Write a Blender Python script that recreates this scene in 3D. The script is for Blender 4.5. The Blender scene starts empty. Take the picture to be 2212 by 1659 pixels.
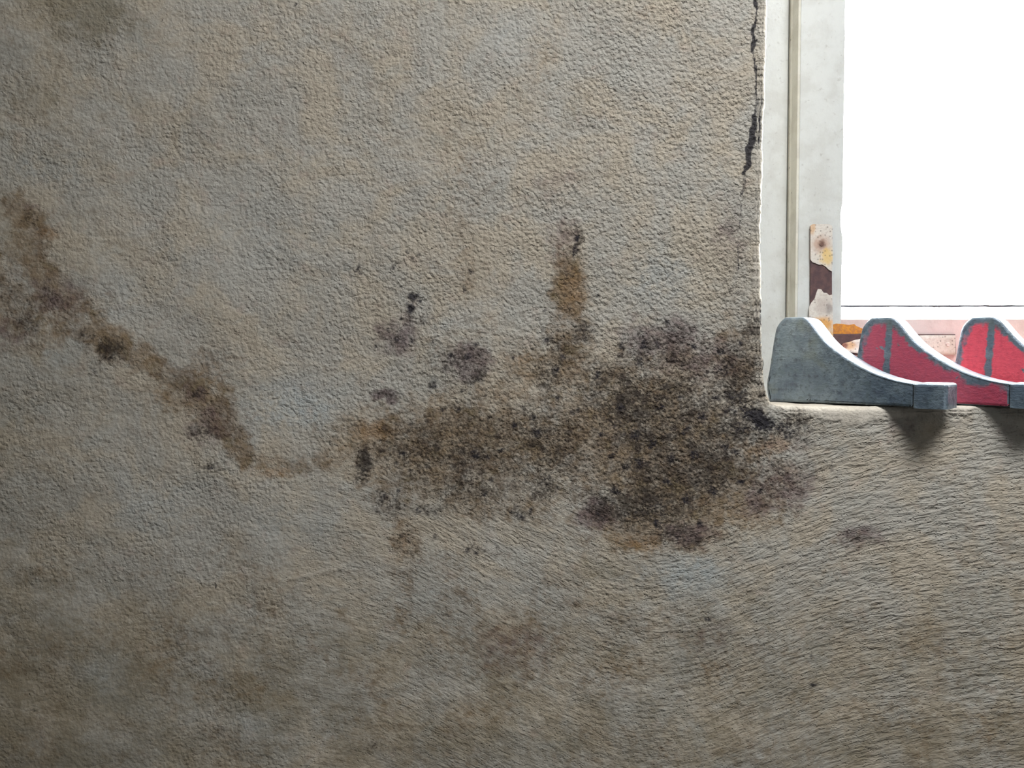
import bpy, bmesh, math
import numpy as np

sc = bpy.context.scene
C = sc.collection
R_ = math.radians

# ------------------------------------------------------------------ camera, world, light, exposure
FPX, PITCH, DIST, CAMZ = 1750.0, 1.95, 0.875, 1.01      # focal length in px of a 2212 px wide frame, downward pitch, distance to wall, eye height
cd = bpy.data.cameras.new('camera'); cam = bpy.data.objects.new('camera', cd); C.objects.link(cam)
cd.sensor_width = 36; cd.lens = FPX / 2212 * 36; cd.clip_start = 0.02; cd.clip_end = 200
cam.location = (0, -DIST, CAMZ); cam.rotation_euler = (R_(90 - PITCH), 0, 0)
sc.camera = cam

CEIL = CAMZ + 1.32                                       # ceiling height
world = bpy.data.worlds.new('overcast_sky'); sc.world = world; world.use_nodes = True
bg = world.node_tree.nodes['Background']; bg.inputs[0].default_value = (0.93, 0.96, 1.0, 1); bg.inputs[1].default_value = 35.0

def area(name, loc, rot, sx, sy, power, col, portal=False):
    l = bpy.data.lights.new(name, 'AREA'); l.shape = 'RECTANGLE'; l.size = sx; l.size_y = sy
    l.energy = power; l.color = col
    if portal: l.cycles.is_portal = True
    o = bpy.data.objects.new(name, l); C.objects.link(o); o.location = loc; o.rotation_euler = rot
    return o
# portal in the roof light above the viewpoint (guides sky light, adds none)
area('roof_light_portal', (0.57, -0.92, CEIL + 0.04), (0, 0, 0), 0.70, 0.60, 1, (1, 1, 1), portal=True)
# portal in the window of the photograph (guides sky light, adds none)
area('sky_portal', (0.72, 0.30, CAMZ + 0.40), (R_(-90), 0, 0), 0.90, 0.95, 1, (1, 1, 1), portal=True)
# unseen fill lamp added behind the viewpoint to soften the shadows
area('fill_lamp', (0.7, -2.9, 1.35), (R_(90), 0, 0), 0.9, 1.9, 8.0, (0.86, 0.93, 1.0))

vs = sc.view_settings
vs.view_transform = 'Standard'; vs.look = 'None'; vs.gamma = 1.0; vs.exposure = 0.0; vs.use_curve_mapping = False

# ------------------------------------------------------------------ measuring helpers
P = R_(PITCH)
def on_y(px, py, Y):
    """point of the plane y=Y seen at photo pixel (px,py); z is world height"""
    x = (px - 1106) / FPX; zc = -(py - 829.5) / FPX
    r = np.array([x, math.cos(P) + zc * math.sin(P), -math.sin(P) + zc * math.cos(P)])
    t = (Y + DIST) / r[1]
    return r * t + np.array([0, -DIST, CAMZ])
def wall_map(x, z):
    """drawing coordinates on the wall plane for the stains (numpy arrays)"""
    zz = z - CAMZ; yc = DIST
    fwd = yc * math.cos(P) - zz * math.sin(P)
    up = yc * math.sin(P) + zz * math.cos(P)
    return 1106 + FPX * x / fwd, 829.5 - FPX * up / fwd

def srgb(r, g, b):
    f = lambda c: c / 12.92 if c <= 0.04045 else ((c + 0.055) / 1.055) ** 2.4
    return (f(r / 255), f(g / 255), f(b / 255), 1)

# numpy gradient noise
_rng = np.random.RandomState(7)
_perm = _rng.permutation(512); _ang = _rng.rand(512) * 2 * np.pi
_gx, _gy = np.cos(_ang), np.sin(_ang)
def pn(x, y, seed=0):
    xi = np.floor(x).astype(int); yi = np.floor(y).astype(int); xf = x - xi; yf = y - yi
    def g(ix, iy, dx, dy):
        h = _perm[(_perm[(ix + seed * 37) & 511] + iy + seed * 11) & 511]
        return _gx[h] * dx + _gy[h] * dy
    u = xf * xf * xf * (xf * (xf * 6 - 15) + 10); v = yf * yf * yf * (yf * (yf * 6 - 15) + 10)
    a = g(xi, yi, xf, yf); b = g(xi + 1, yi, xf - 1, yf); c = g(xi, yi + 1, xf, yf - 1); d = g(xi + 1, yi + 1, xf - 1, yf - 1)
    return (a + u * (b - a)) * (1 - v) + (c + u * (d - c)) * v
def fbm(x, y, o=4, seed=0, rough=0.5):
    s = 0; a = 1.0; t = 0
    for i in range(o):
        s = s + a * pn(x * 2 ** i, y * 2 ** i, seed + i); t += a; a *= rough
    return s / t * 1.6
def sstep(a, b, x):
    t = np.clip((x - a) / (b - a), 0, 1); return t * t * (3 - 2 * t)

# ------------------------------------------------------------------ object helpers
def tag(o, label=None, cat=None, group=None, kind=None):
    if label: o['label'] = label
    if cat: o['category'] = cat
    if group: o['group'] = group
    if kind: o['kind'] = kind
    return o
def empty(name, loc=(0, 0, 0), rz=0):
    o = bpy.data.objects.new(name, None); C.objects.link(o); o.location = loc; o.rotation_euler = (0, 0, rz)
    o.empty_display_size = 0.05
    return o
def link_mesh(name, me, mat, parent=None, smooth=False):
    o = bpy.data.objects.new(name, me); C.objects.link(o)
    if mat: me.materials.append(mat)
    if parent: o.parent = parent
    if smooth: me.polygons.foreach_set('use_smooth', [True] * len(me.polygons))
    return o
def from_pd(name, v, f, mat, parent=None, smooth=False):
    me = bpy.data.meshes.new(name); me.from_pydata([tuple(map(float, p)) for p in v], [], [tuple(map(int, q)) for q in f]); me.update()
    return link_mesh(name, me, mat, parent, smooth)
def box_bm(bm, x0, x1, y0, y1, z0, z1):
    vs_ = [bm.verts.new((x, y, z)) for x in (x0, x1) for y in (y0, y1) for z in (z0, z1)]
    for q in ((0, 1, 3, 2), (4, 6, 7, 5), (0, 4, 5, 1), (2, 3, 7, 6), (0, 2, 6, 4), (1, 5, 7, 3)):
        bm.faces.new([vs_[i] for i in q])
def bm_obj(name, bm, mat, parent=None, bevel=0, seg=2, smooth=False):
    bmesh.ops.recalc_face_normals(bm, faces=bm.faces)
    if bevel:
        bmesh.ops.bevel(bm, geom=bm.edges[:], offset=bevel, segments=seg, profile=0.5, affect='EDGES')
    me = bpy.data.meshes.new(name); bm.to_mesh(me); bm.free()
    return link_mesh(name, me, mat, parent, smooth)
def prism(name, pts, y0, y1, mat, parent=None, bevel=0):
    """outline in x,z extruded from y0 (front) to y1 (back)"""
    bm = bmesh.new()
    a = [bm.verts.new((p[0], y0, p[1])) for p in pts]; b = [bm.verts.new((p[0], y1, p[1])) for p in pts]
    bm.faces.new(a); bm.faces.new(b[::-1]); n = len(pts)
    for i in range(n): bm.faces.new((a[i], b[i], b[(i + 1) % n], a[(i + 1) % n]))
    return bm_obj(name, bm, mat, parent, bevel)

# ------------------------------------------------------------------ node helpers
class NT:
    def __init__(s, name):
        s.m = bpy.data.materials.new(name); s.m.use_nodes = True; s.t = s.m.node_tree; s.n = s.t.nodes; s.l = s.t.links
        s.b = s.n['Principled BSDF']; s.out = s.n['Material Output']
    def node(s, typ, **kw):
        n = s.n.new(typ)
        for k, v in kw.items():
            if isinstance(k, str) and hasattr(n, k): setattr(n, k, v)
        return n
    def set(s, sock, v):
        if isinstance(v, bpy.types.NodeSocket): s.l.new(v, sock)
        else: sock.default_value = v
    def math(s, op, a, b=None, c=None, clamp=False):
        n = s.node('ShaderNodeMath', operation=op); n.use_clamp = clamp; s.set(n.inputs[0], a)
        if b is not None: s.set(n.inputs[1], b)
        if c is not None: s.set(n.inputs[2], c)
        return n.outputs[0]
    def ramp(s, x, a, b, lo=0.0, hi=1.0):
        n = s.node('ShaderNodeMapRange', interpolation_type='SMOOTHSTEP'); s.set(n.inputs[0], x); s.set(n.inputs[1], a); s.set(n.inputs[2], b)
        n.inputs[3].default_value = lo; n.inputs[4].default_value = hi
        return n.outputs[0]
    def mix(s, f, a, b, mode='MIX'):
        n = s.node('ShaderNodeMix', data_type='RGBA', blend_type=mode); n.clamp_factor = True
        s.set(n.inputs[0], f); s.set(n.inputs[6], a); s.set(n.inputs[7], b); return n.outputs[2]
    def noise(s, vec, scale, detail=3, rough=0.5, dist=0.0):
        n = s.node('ShaderNodeTexNoise'); s.set(n.inputs['Vector'], vec); n.inputs['Scale'].default_value = scale
        n.inputs['Detail'].default_value = detail; n.inputs['Roughness'].default_value = rough; n.inputs['Distortion'].default_value = dist
        return n.outputs[0]
    def voro(s, vec, scale, feature='F1', smooth=None, rnd=1.0):
        n = s.node('ShaderNodeTexVoronoi', feature=feature); s.set(n.inputs['Vector'], vec); n.inputs['Scale'].default_value = scale
        n.inputs['Randomness'].default_value = rnd
        if smooth is not None: n.inputs['Smoothness'].default_value = smooth
        return n
    def vmul(s, vec, xyz, add=(0, 0, 0)):
        n = s.node('ShaderNodeVectorMath', operation='MULTIPLY_ADD'); s.set(n.inputs[0], vec); n.inputs[1].default_value = xyz; n.inputs[2].default_value = add
        return n.outputs[0]
    def attr(s, name):
        return s.node('ShaderNodeAttribute', attribute_name=name)
    def sep(s, v):
        n = s.node('ShaderNodeSeparateXYZ'); s.set(n.inputs[0], v); return n.outputs
    def obj(s): return s.node('ShaderNodeTexCoord').outputs['Object']
    def bump(s, h, dist, strength=1.0, normal=None):
        n = s.node('ShaderNodeBump'); s.set(n.inputs['Height'], h); n.inputs['Distance'].default_value = dist; n.inputs['Strength'].default_value = strength
        if normal is not None: s.set(n.inputs['Normal'], normal)
        return n.outputs[0]

# ------------------------------------------------------------------ plaster material
def plaster_material():
    t = NT('mouldy_lime_plaster')
    A = t.attr('stain_a'); B = t.attr('stain_b'); F = t.attr('flow'); G = t.attr('relief')
    a = t.node('ShaderNodeSeparateColor'); t.l.new(A.outputs['Color'], a.inputs[0]); brown, mould, purple, ochre = a.outputs[0], a.outputs[1], a.outputs[2], A.outputs['Alpha']
    b = t.node('ShaderNodeSeparateColor'); t.l.new(B.outputs['Color'], b.inputs[0]); pale, olive, black, smooth = b.outputs[0], b.outputs[1], b.outputs[2], B.outputs['Alpha']
    g = t.node('ShaderNodeSeparateColor'); t.l.new(G.outputs['Color'], g.inputs[0]); comb, amp = g.outputs[0], g.outputs[1]
    fl = F.outputs['Vector']
    n_f = t.noise(fl, 330, 3, 0.65); n_m = t.noise(fl, 95, 4, 0.6); n_l = t.noise(fl, 22, 4, 0.6, 0.4)
    n_h = t.noise(t.vmul(fl, (1, 1, 1), (3.1, 7.7, 0)), 14, 4, 0.6, 0.5); n_h2 = t.noise(t.vmul(fl, (1, 1, 1), (9.1, 1.7, 0)), 30, 4, 0.65, 0.5)
    n_x = t.noise(t.vmul(fl, (1, 1, 1), (5.1, 4.7, 0)), 45, 3, 0.6)
    # plaster colour, mottled between warm tan, pinkish grey and cool grey
    base = t.mix(t.ramp(n_h, 0.40, 0.62), srgb(174, 168, 156), srgb(180, 168, 149))
    base = t.mix(t.ramp(n_h2, 0.50, 0.70, 0, 0.45), base, srgb(168, 166, 156))
    base = t.mix(t.ramp(n_x, 0.56, 0.74, 0, 0.35), base, srgb(178, 156, 140))
    base = t.mix(t.ramp(n_m, 0.42, 0.70, 0, 0.20), base, srgb(128, 112, 92))
    # pale salts
    base = t.mix(t.math('MULTIPLY', pale, t.ramp(n_m, 0.25, 0.65)), base, srgb(174, 176, 171))
    # smooth lime patch along the sill, and light painted on the jamb edge
    base = t.mix(smooth, base, srgb(206, 196, 180))
    # damp browns
    def masked(m, noise, lo, hi, gain):      # noise-broken mask
        x = t.math('ADD', t.math('MULTIPLY', m, gain), t.math('SUBTRACT', noise, 0.5))
        return t.ramp(x, lo, hi)
    nb = t.math('ADD', t.math('MULTIPLY', n_m, 0.45), t.math('ADD', t.math('MULTIPLY', n_l, 0.25), t.math('MULTIPLY', n_f, 0.30)))
    base = t.mix(t.math('MULTIPLY', masked(olive, nb, 0.0, 0.75, 0.75), 0.62), base, srgb(116, 104, 76))
    bcol = t.mix(t.ramp(n_l, 0.38, 0.62), srgb(96, 72, 46), srgb(130, 106, 76)); bcol = t.mix(t.ramp(n_x, 0.52, 0.66, 0, 0.6), bcol, srgb(112, 98, 66))
    base = t.mix(t.math('MULTIPLY', masked(brown, nb, 0.04, 0.72, 0.70), t.ramp(n_x, 0.30, 0.62, 0.50, 0.88)), base, bcol)
    base = t.mix(t.math('MULTIPLY', masked(ochre, nb, 0.06, 0.80, 0.70), 0.46), base, srgb(158, 116, 66))
    base = t.mix(t.math('MULTIPLY', masked(purple, nb, 0.02, 0.66, 0.80), 0.72), base, srgb(104, 84, 86))
    # mould: soft grey film, fine peppering and round colonies
    film = masked(mould, nb, 0.08, 0.85, 0.62)
    base = t.mix(t.math('MULTIPLY', film, 0.60), base, srgb(72, 62, 52))
    v1 = t.voro(t.vmul(fl, (1, 1, 1), (0.3, 0.9, 0)), 105); 
    rnd = t.node('ShaderNodeSeparateColor'); t.l.new(v1.outputs['Color'], rnd.inputs[0])
    rad = t.math('MULTIPLY', t.math('SUBTRACT', t.math('ADD', t.math('MULTIPLY', mould, 0.75), t.math('MULTIPLY', rnd.outputs[0], 0.75)), 0.62), 0.75)
    rad = t.math('ADD', rad, t.math('MULTIPLY', t.math('SUBTRACT', n_f, 0.5), 0.4))
    spot = t.ramp(t.math('SUBTRACT', rad, v1.outputs['Distance']), -0.24, 0.22)
    spot = t.math('MULTIPLY', spot, t.ramp(mould, 0.06, 0.25))
    base = t.mix(t.math('MULTIPLY', spot, 0.62), base, srgb(52, 42, 38))
    pep = t.ramp(t.math('ADD', t.math('MULTIPLY', mould, 0.34), n_f), 0.62, 0.84)
    pep = t.math('MULTIPLY', pep, t.ramp(mould, 0.08, 0.5))
    base = t.mix(t.math('MULTIPLY', pep, 0.62), base, srgb(44, 37, 32))
    # black concentrated colonies and the crack
    bl = t.ramp(t.math('ADD', black, t.math('MULTIPLY', t.math('SUBTRACT', n_f, 0.5), 1.0)), 0.22, 0.85)
    bl = t.math('MULTIPLY', bl, t.ramp(black, 0.02, 0.12))
    base = t.mix(t.math('MULTIPLY', bl, 0.93), base, srgb(30, 27, 34))
    # stray flecks all over
    v2 = t.voro(t.vmul(fl, (1, 1, 1), (2.3, 4.1, 0)), 62)
    r2 = t.node('ShaderNodeSeparateColor'); t.l.new(v2.outputs['Color'], r2.inputs[0])
    fleck = t.math('MULTIPLY', t.math('LESS_THAN', v2.outputs['Distance'], 0.055), t.math('GREATER_THAN', r2.outputs[1], 0.90))
    base = t.mix(t.math('MULTIPLY', fleck, 0.8), base, srgb(50, 42, 36))
    t.l.new(base, t.b.inputs['Base Color'])
    t.b.inputs['Roughness'].default_value = 0.82
    t.b.inputs['Specular IOR Level'].default_value = 0.30
    # relief: pebbly trowelled render, combed where the float was dragged
    wob = t.node('ShaderNodeVectorMath', operation='ADD'); t.l.new(fl, wob.inputs[0])
    iso1 = t.voro(wob.outputs[0], 250, 'SMOOTH_F1', 0.5).outputs['Distance']
    iso2 = t.noise(fl, 235, 3, 0.55, 0.5)
    iso3 = t.noise(fl, 620, 2, 0.6)
    gv = t.voro(t.vmul(fl, (1, 1, 1), (1.3, 0.4, 0)), 360); gr = t.node('ShaderNodeSeparateColor'); t.l.new(gv.outputs['Color'], gr.inputs[0])
    grain = t.math('MULTIPLY', t.ramp(gv.outputs['Distance'], 0.42, 0.10), t.ramp(gr.outputs[0], 0.45, 0.9))
    iso3 = t.math('ADD', iso3, t.math('MULTIPLY', grain, 0.9))
    iso = t.math('ADD', t.math('MULTIPLY', iso1, 0.75), t.math('ADD', t.math('MULTIPLY', iso2, 1.1), t.math('MULTIPLY', iso3, 0.28)))
    st = t.attr('comb_flow').outputs['Vector']
    c1 = t.noise(t.vmul(st, (0.30, 1, 1)), 200, 3, 0.6, 0.35)
    c2 = t.noise(t.vmul(st, (0.45, 1, 1)), 330, 2, 0.6)
    cmb = t.math('ADD', t.math('MULTIPLY', c1, 1.95), t.math('ADD', t.math('MULTIPLY', c2, 0.5), t.math('MULTIPLY', grain, 0.40)))
    mixh = t.node('ShaderNodeMix', data_type='FLOAT'); t.l.new(comb, mixh.inputs[0]); t.l.new(iso, mixh.inputs[2]); t.l.new(cmb, mixh.inputs[3])
    h = t.math('MULTIPLY', mixh.outputs[0], amp)
    soft = t.math('MULTIPLY', t.noise(fl, 42, 3, 0.5), 0.8)
    nb_ = t.bump(t.math('ADD', h, soft), 0.0019, 1.0)
    t.l.new(nb_, t.b.inputs['Normal'])
    return t.m
M_plaster = plaster_material()

def paint_material(name, col, dark, speck=0.5, rough=0.45, rust=0.0, scale=1.0):
    t = NT(name); o = t.obj()
    n1 = t.noise(o, 30 * scale, 4, 0.6); n2 = t.noise(o, 160 * scale, 4, 0.6); n3 = t.noise(t.vmul(o, (1, 1, 0.35)), 420 * scale, 2, 0.6)
    c = t.mix(t.ramp(n1, 0.42, 0.66, 0, 0.55), col, dark)
    v = t.voro(o, 170 * scale); r = t.node('ShaderNodeSeparateColor'); t.l.new(v.outputs['Color'], r.inputs[0])
    sp = t.math('MULTIPLY', t.math('LESS_THAN', v.outputs['Distance'], t.math('MULTIPLY', r.outputs[0], 0.30)), t.math('GREATER_THAN', r.outputs[1], 0.80))
    c = t.mix(t.math('MULTIPLY', sp, speck), c, srgb(70, 62, 58))
    c = t.mix(t.ramp(n2, 0.60, 0.76, 0, speck * 0.6), c, srgb(120, 108, 98))
    if rust: c = t.mix(t.ramp(n1, 0.56, 0.66, 0, rust), c, srgb(176, 118, 52))
    t.l.new(c, t.b.inputs['Base Color']); t.b.inputs['Roughness'].default_value = rough
    t.l.new(t.bump(t.math('ADD', n2, t.math('MULTIPLY', n3, 0.4)), 0.0006, 0.7), t.b.inputs['Normal'])
    return t.m
M_frame = paint_material('dirty_white_gloss_paint', srgb(200, 201, 197), srgb(182, 181, 175), 0.55)
M_bead = paint_material('greyed_bead_paint', srgb(214, 212, 202), srgb(190, 186, 174), 0.4)
M_rail = paint_material('pinkish_weathered_paint', srgb(206, 190, 184), srgb(184, 164, 156), 0.35)
M_putty = paint_material('cracked_white_putty', srgb(226, 226, 226), srgb(205, 204, 208), 0.5, 0.55)

# ------------------------------------------------------------------ the mouldy wall with its window opening
X_L, X_R, Z_B, Z_T = -0.74, 1.04, CAMZ - 0.56, CAMZ + 0.52       # finely modelled rectangle
OPEN_R, OPEN_T, WALL_D = 1.16, CAMZ + 0.85, 0.30
def build_wall():
    R = 0.007
    # edge of the opening: down the left jamb, round the corner, along the sill
    ctl = [(1663, -150), (1660, 0), (1658, 90), (1654, 250), (1649, 400), (1646, 520), (1648, 640), (1648, 720), (1651, 790), (1655, 835), (1660, 860), (1670, 874),
           (1690, 878), (1730, 877), (1800, 878.5), (1900, 878), (2000, 877), (2100, 878), (2212, 880), (2400, 881), (3100, 883)]
    pts = np.array([[on_y(a, b, 0)[0], on_y(a, b, 0)[2]] for a, b in ctl])
    pts[0, 1] = Z_T; pts[-1, 0] = X_R
    seg = np.r_[0, np.cumsum(np.hypot(*np.diff(pts, axis=0).T))]
    sd = np.linspace(0, seg[-1], 6000)
    # smooth the polyline
    cx = np.interp(sd, seg, pts[:, 0]); cz = np.interp(sd, seg, pts[:, 1])
    k = np.hanning(61); k /= k.sum()
    cx = np.convolve(np.pad(cx, 30, 'edge'), k, 'valid'); cz = np.convolve(np.pad(cz, 30, 'edge'), k, 'valid'); cz[0] = Z_T; cx[-1] = X_R
    i_c = int(np.argmin((cx - pts[11, 0]) ** 2 + (cz - pts[11, 1]) ** 2)); s_c = sd[i_c]
    phi = sstep(s_c - 0.022, s_c + 0.022, sd) * math.pi / 2        # 0: normal -x, 90: normal -z
    w = np.r_[0, np.cumsum(np.hypot(np.diff(cx), np.diff(cz)) + 0.80 * np.abs(np.diff(phi)))]
    STEP = 0.0021
    ns = int(w[-1] / STEP)
    ws = np.linspace(0, w[-1], ns); si = np.interp(ws, w, sd)
    bx, bz, ph = np.interp(si, sd, cx), np.interp(si, sd, cz), np.interp(si, sd, phi)
    # sandy irregularity of the arris
    irr = fbm(si * 260, si * 0 + 0.5, 3, 5) * 0.0011 + fbm(si * 45, si * 0 + 2.5, 2, 9) * 0.0014
    nx, nz = -np.cos(ph), -np.sin(ph)
    bx = bx + nx * irr * (si < s_c + 0.3); bz = bz + nz * irr * 0.5
    with np.errstate(divide='ignore'):
        dm = np.minimum(np.where(nx < -1e-6, (X_L - bx) / nx, 9), np.where(nz < -1e-6, (Z_B - bz) / nz, 9))
    back = np.linspace(-WALL_D, -0.0001, 42)                     # along the reveal, towards the window
    arc = np.linspace(0, math.pi / 2 * R, 12)
    v = np.linspace(0, 1, int(1.0 / 0.0021)) ** 1.0
    rows = []
    for q in back: rows.append((bx, np.full(ns, R) - q, bz, nx * 0, nx, nz, np.full(ns, q)))
    for q in arc[:-1]:
        th = q / R
        rows.append((bx + nx * R * (1 - math.cos(th)), np.full(ns, R - R * math.sin(th)), bz + nz * R * (1 - math.cos(th)), None, nx, nz, np.full(ns, q)))
    for q in v:
        d = R + (dm - R) * q
        rows.append((bx + nx * d, np.zeros(ns), bz + nz * d, None, nx, nz, d - R + math.pi / 2 * R))
    X = np.array([r[0] for r in rows]); Y = np.array([r[1] for r in rows]); Z = np.array([r[2] for r in rows]); Q = np.array([r[6] for r in rows])
    U = X.copy(); V = Z.copy()                                     # texture plane, unrolled over the arris
    nb = len(back)
    for j in range(nb + len(arc) - 1):
        U[j] = bx + nx * Q[j]; V[j] = bz + nz * Q[j]
    # gentle hand-trowelled undulation, fading to the margin of the fine part
    fade = sstep(0, 0.05, X - X_L) * sstep(0, 0.04, Z - Z_B) * sstep(0, 0.03, Z_T - Z) * sstep(0, 0.03, X_R - X)
    und = fbm(U * 5.5, V * 5.5, 2, 3) * 0.0038 + fbm(U * 24, V * 24, 3, 4) * 0.0011
    pu, pv = wall_map(X, Z)
    # ridges left by the float (broad, low): falling ones lower left of centre, and the crack beside the jamb
    def ridge(p0, p1, wpx, h):
        d = seg_dist(pu, pv, p0, p1); return h * np.exp(-(d / wpx) ** 2)
    und += ridge((1090, 1480), (1235, 1650), 9, 0.0005) + ridge((560, 1265), (740, 1228), 4, 0.0006) + ridge((1405, 545), (1500, 640), 14, 0.0006)
    crack = stroke(pu, pv, [(1641, -30, 5), (1640, 30, 6), (1631, 80, 9), (1634, 140, 5), (1641, 200, 5), (1634, 250, 9), (1626, 300, 16), (1620, 345, 13), (1608, 390, 8), (1603, 440, 5)], 1)
    und -= crack * 0.0010
    front = Q > 0
    Y -= und * fade * sstep(-0.004, 0.012, Q)
    # reveal/sill gets a little unevenness too
    X += np.where(Q <= 0, nx[None, :] * fbm(Y * 40, V * 40, 2, 6) * 0.0008, 0) * fade
    Z += np.where(Q <= 0, nz[None, :] * np.abs(fbm(U * 20, Y * 30, 2, 8)) * 0.0012, 0) * fade
    nr, nc = X.shape
    verts = np.stack([X, Y, Z], -1).reshape(-1, 3)
    idx = np.arange(nr * nc).reshape(nr, nc)
    quads = np.stack([idx[:-1, :-1], idx[:-1, 1:], idx[1:, 1:], idx[1:, :-1]], -1).reshape(-1, 4)
    fu, fv = U.ravel(), V.ravel(); Qf = Q.ravel()
    # coarse remainder of the same wall: slabs round the fine part
    sv, sq = [], []
    def slab(x0, x1, z0, z1, y0=0.0, y1=WALL_D):
        k0 = len(verts) + len(sv)
        for x in (x0, x1):
            for y in (y0, y1):
                for z in (z0, z1): sv.append((x, y, z))
        for q in ((0, 1, 3, 2), (4, 6, 7, 5), (0, 4, 5, 1), (2, 3, 7, 6), (0, 2, 6, 4), (1, 5, 7, 3)): sq.append([k0 + i for i in q])
    ex = float(bx[0])
    slab(-2.0, X_L, 0, CEIL); slab(X_L, X_R, 0, Z_B); slab(X_R, 1.64, 0, float(bz[-1])); slab(OPEN_R, 1.64, float(bz[-1]), CEIL)
    slab(X_L, ex, Z_T, CEIL); slab(ex, OPEN_R, OPEN_T, CEIL)
    sv = np.array(sv); allv = np.vstack([verts, sv]); allq = np.vstack([quads, np.array(sq)])
    me = bpy.data.meshes.new('wall_back')
    me.vertices.add(len(allv)); me.vertices.foreach_set('co', allv.astype(np.float32).ravel())
    me.loops.add(len(allq) * 4); me.loops.foreach_set('vertex_index', allq.astype(np.int32).ravel())
    me.polygons.add(len(allq)); me.polygons.foreach_set('loop_start', np.arange(0, len(allq) * 4, 4, dtype=np.int32))
    sm = np.ones(len(allq), bool); sm[len(quads):] = False
    me.update(calc_edges=True); me.polygons.foreach_set('use_smooth', sm); me.update()
    # ---- stain maps
    u = np.r_[fu, sv[:, 0]]; w_ = np.r_[fv, sv[:, 2] + sv[:, 1]]; q_ = np.r_[Qf, np.full(len(sv), 1.0)]
    px, py = wall_map(u, w_)
    # organic edges: warp the drawing
    wx = px + fbm(px / 60, py / 60, 5, 11, 0.65) * 30; wy = py + fbm(px / 60, py / 60, 5, 23, 0.65) * 30
    fx = px + fbm(px / 26, py / 26, 3, 31) * 9; fy = py + fbm(px / 26, py / 26, 3, 37) * 9
    def blobs(lst, x=wx, y=wy):
        r = np.zeros(len(x))
        for e in lst:
            cx_, cy_, rx, ry, s = e[:5]; an = R_(e[5]) if len(e) > 5 else 0
            dx, dy = x - cx_, y - cy_; a_, b_ = (dx * math.cos(an) + dy * math.sin(an)) / rx, (-dx * math.sin(an) + dy * math.cos(an)) / ry
            rr = np.sqrt(a_ * a_ + b_ * b_)
            r = np.maximum(r, s * (1 - sstep(0.25, 1.45, rr)))
        return r
    def strokes(lst, x=wx, y=wy):
        r = np.zeros(len(x))
        for s, path in lst: r = np.maximum(r, stroke(x, y, path, s))
        return r
    brown = np.maximum(blobs(BROWN), strokes(BROWN_S)); mould = np.maximum(blobs(MOULD), strokes(EDGE_SHADE_S)); purple = blobs(PURPLE); ochre = blobs(OCHRE, fx, fy)
    pale = blobs(PALE); olive = np.maximum(blobs(OLIVE), strokes(OLIVE_S)); black = np.maximum(blobs(BLACK, fx, fy), strokes(BLACK_S, fx, fy))
    def broken(m, k, sc1, sc2, amt):
        n = 0.55 * fbm(px / sc1, py / sc1, 3, k, 0.6) + 0.55 * fbm(px / sc2, py / sc2, 3, k + 7, 0.65)
        lo = fbm(px / 130, py / 130, 2, k + 13)
        return np.clip(m * (1.0 + 0.35 * lo) + n * amt * sstep(0.02, 0.35, m), 0, 1.1)
    low = sstep(1080, 1500, py + 60 * fbm(px / 200, py / 200, 2, 61)) * (0.46 + 0.4 * fbm(px / 110, py / 110, 3, 67)) + 0.30 * sstep(500, 0, px)
    olive = np.maximum(olive, np.clip(low, 0, 1)); brown = np.maximum(brown, sstep(950, 1350, py) * np.clip(0.16 + 0.5 * fbm(px / 150, py / 150, 3, 77), 0, 0.5))
    brown = broken(brown, 51, 34, 13, 0.72); mould = broken(mould, 71, 36, 14, 0.55); purple = broken(purple, 91, 40, 16, 0.5); ochre = broken(ochre, 111, 26, 12, 0.5)
    pale = broken(pale, 131, 40, 14, 0.5); olive = broken(olive, 151, 44, 16, 0.4); black = np.maximum(broken(black, 171, 22, 9, 0.42), spots(fx, fy))
    lime = np.maximum(strokes(LIME_LIT_S, fx, fy), sstep(0.001, -0.004, q_) * 1.0) * 1.0
    lime = broken(lime, 191, 30, 11, 0.45) * (1 - np.clip(black, 0, 1)) * np.where(q_ > 0.002, 0.85, 1.0)
    fr = (np.arange(len(u)) < len(verts))
    dirt = np.where(w_ < CAMZ - 0.2, 1.0, 0.15)                     # the plain margins carry the same even grime
    for nm, ch, ks in (('stain_a', (brown, mould, purple, ochre), (0.14 * dirt, 0, 0, 0)), ('stain_b', (pale, olive, black, lime), (0, 0.44 * dirt, 0, 0))):
        at = me.attributes.new(nm, 'FLOAT_COLOR', 'POINT'); at.data.foreach_set('color', np.stack([np.where(fr, c, k_) for c, k_ in zip(ch, ks)], -1).astype(np.float32).ravel())
    # ---- relief maps
    comb = sstep(980, 1180, py + (px - 1400) * -0.10 + fbm(px / 160, py / 160, 2, 41) * 90) * sstep(420, 760, px)
    comb = np.maximum(comb, sstep(1660, 1760, px) * sstep(890, 930, py))
    comb = comb * (0.52 + 0.36 * sstep(1400, 1900, px))
    amp = 0.55 + 0.35 * sstep(100, 1000, px) + 0.30 * sstep(900, 1500, px) * (1 - sstep(1500, 1700, py)) - 0.2 * sstep(1100, 1500, py)
    amp = amp + 0.35 * fbm(px / 140, py / 140, 3, 47)
    amp = np.clip(amp, 0.3, 1.5) * (1 - 0.75 * np.clip(lime, 0, 1))
    at = me.attributes.new('relief', 'FLOAT_COLOR', 'POINT'); at.data.foreach_set('color', np.stack([comb, amp, comb * 0, comb * 0 + 1], -1).astype(np.float32).ravel())
    at = me.attributes.new('flow', 'FLOAT_VECTOR', 'POINT'); at.data.foreach_set('vector', np.stack([u, w_, u * 0], -1).astype(np.float32).ravel())
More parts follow.
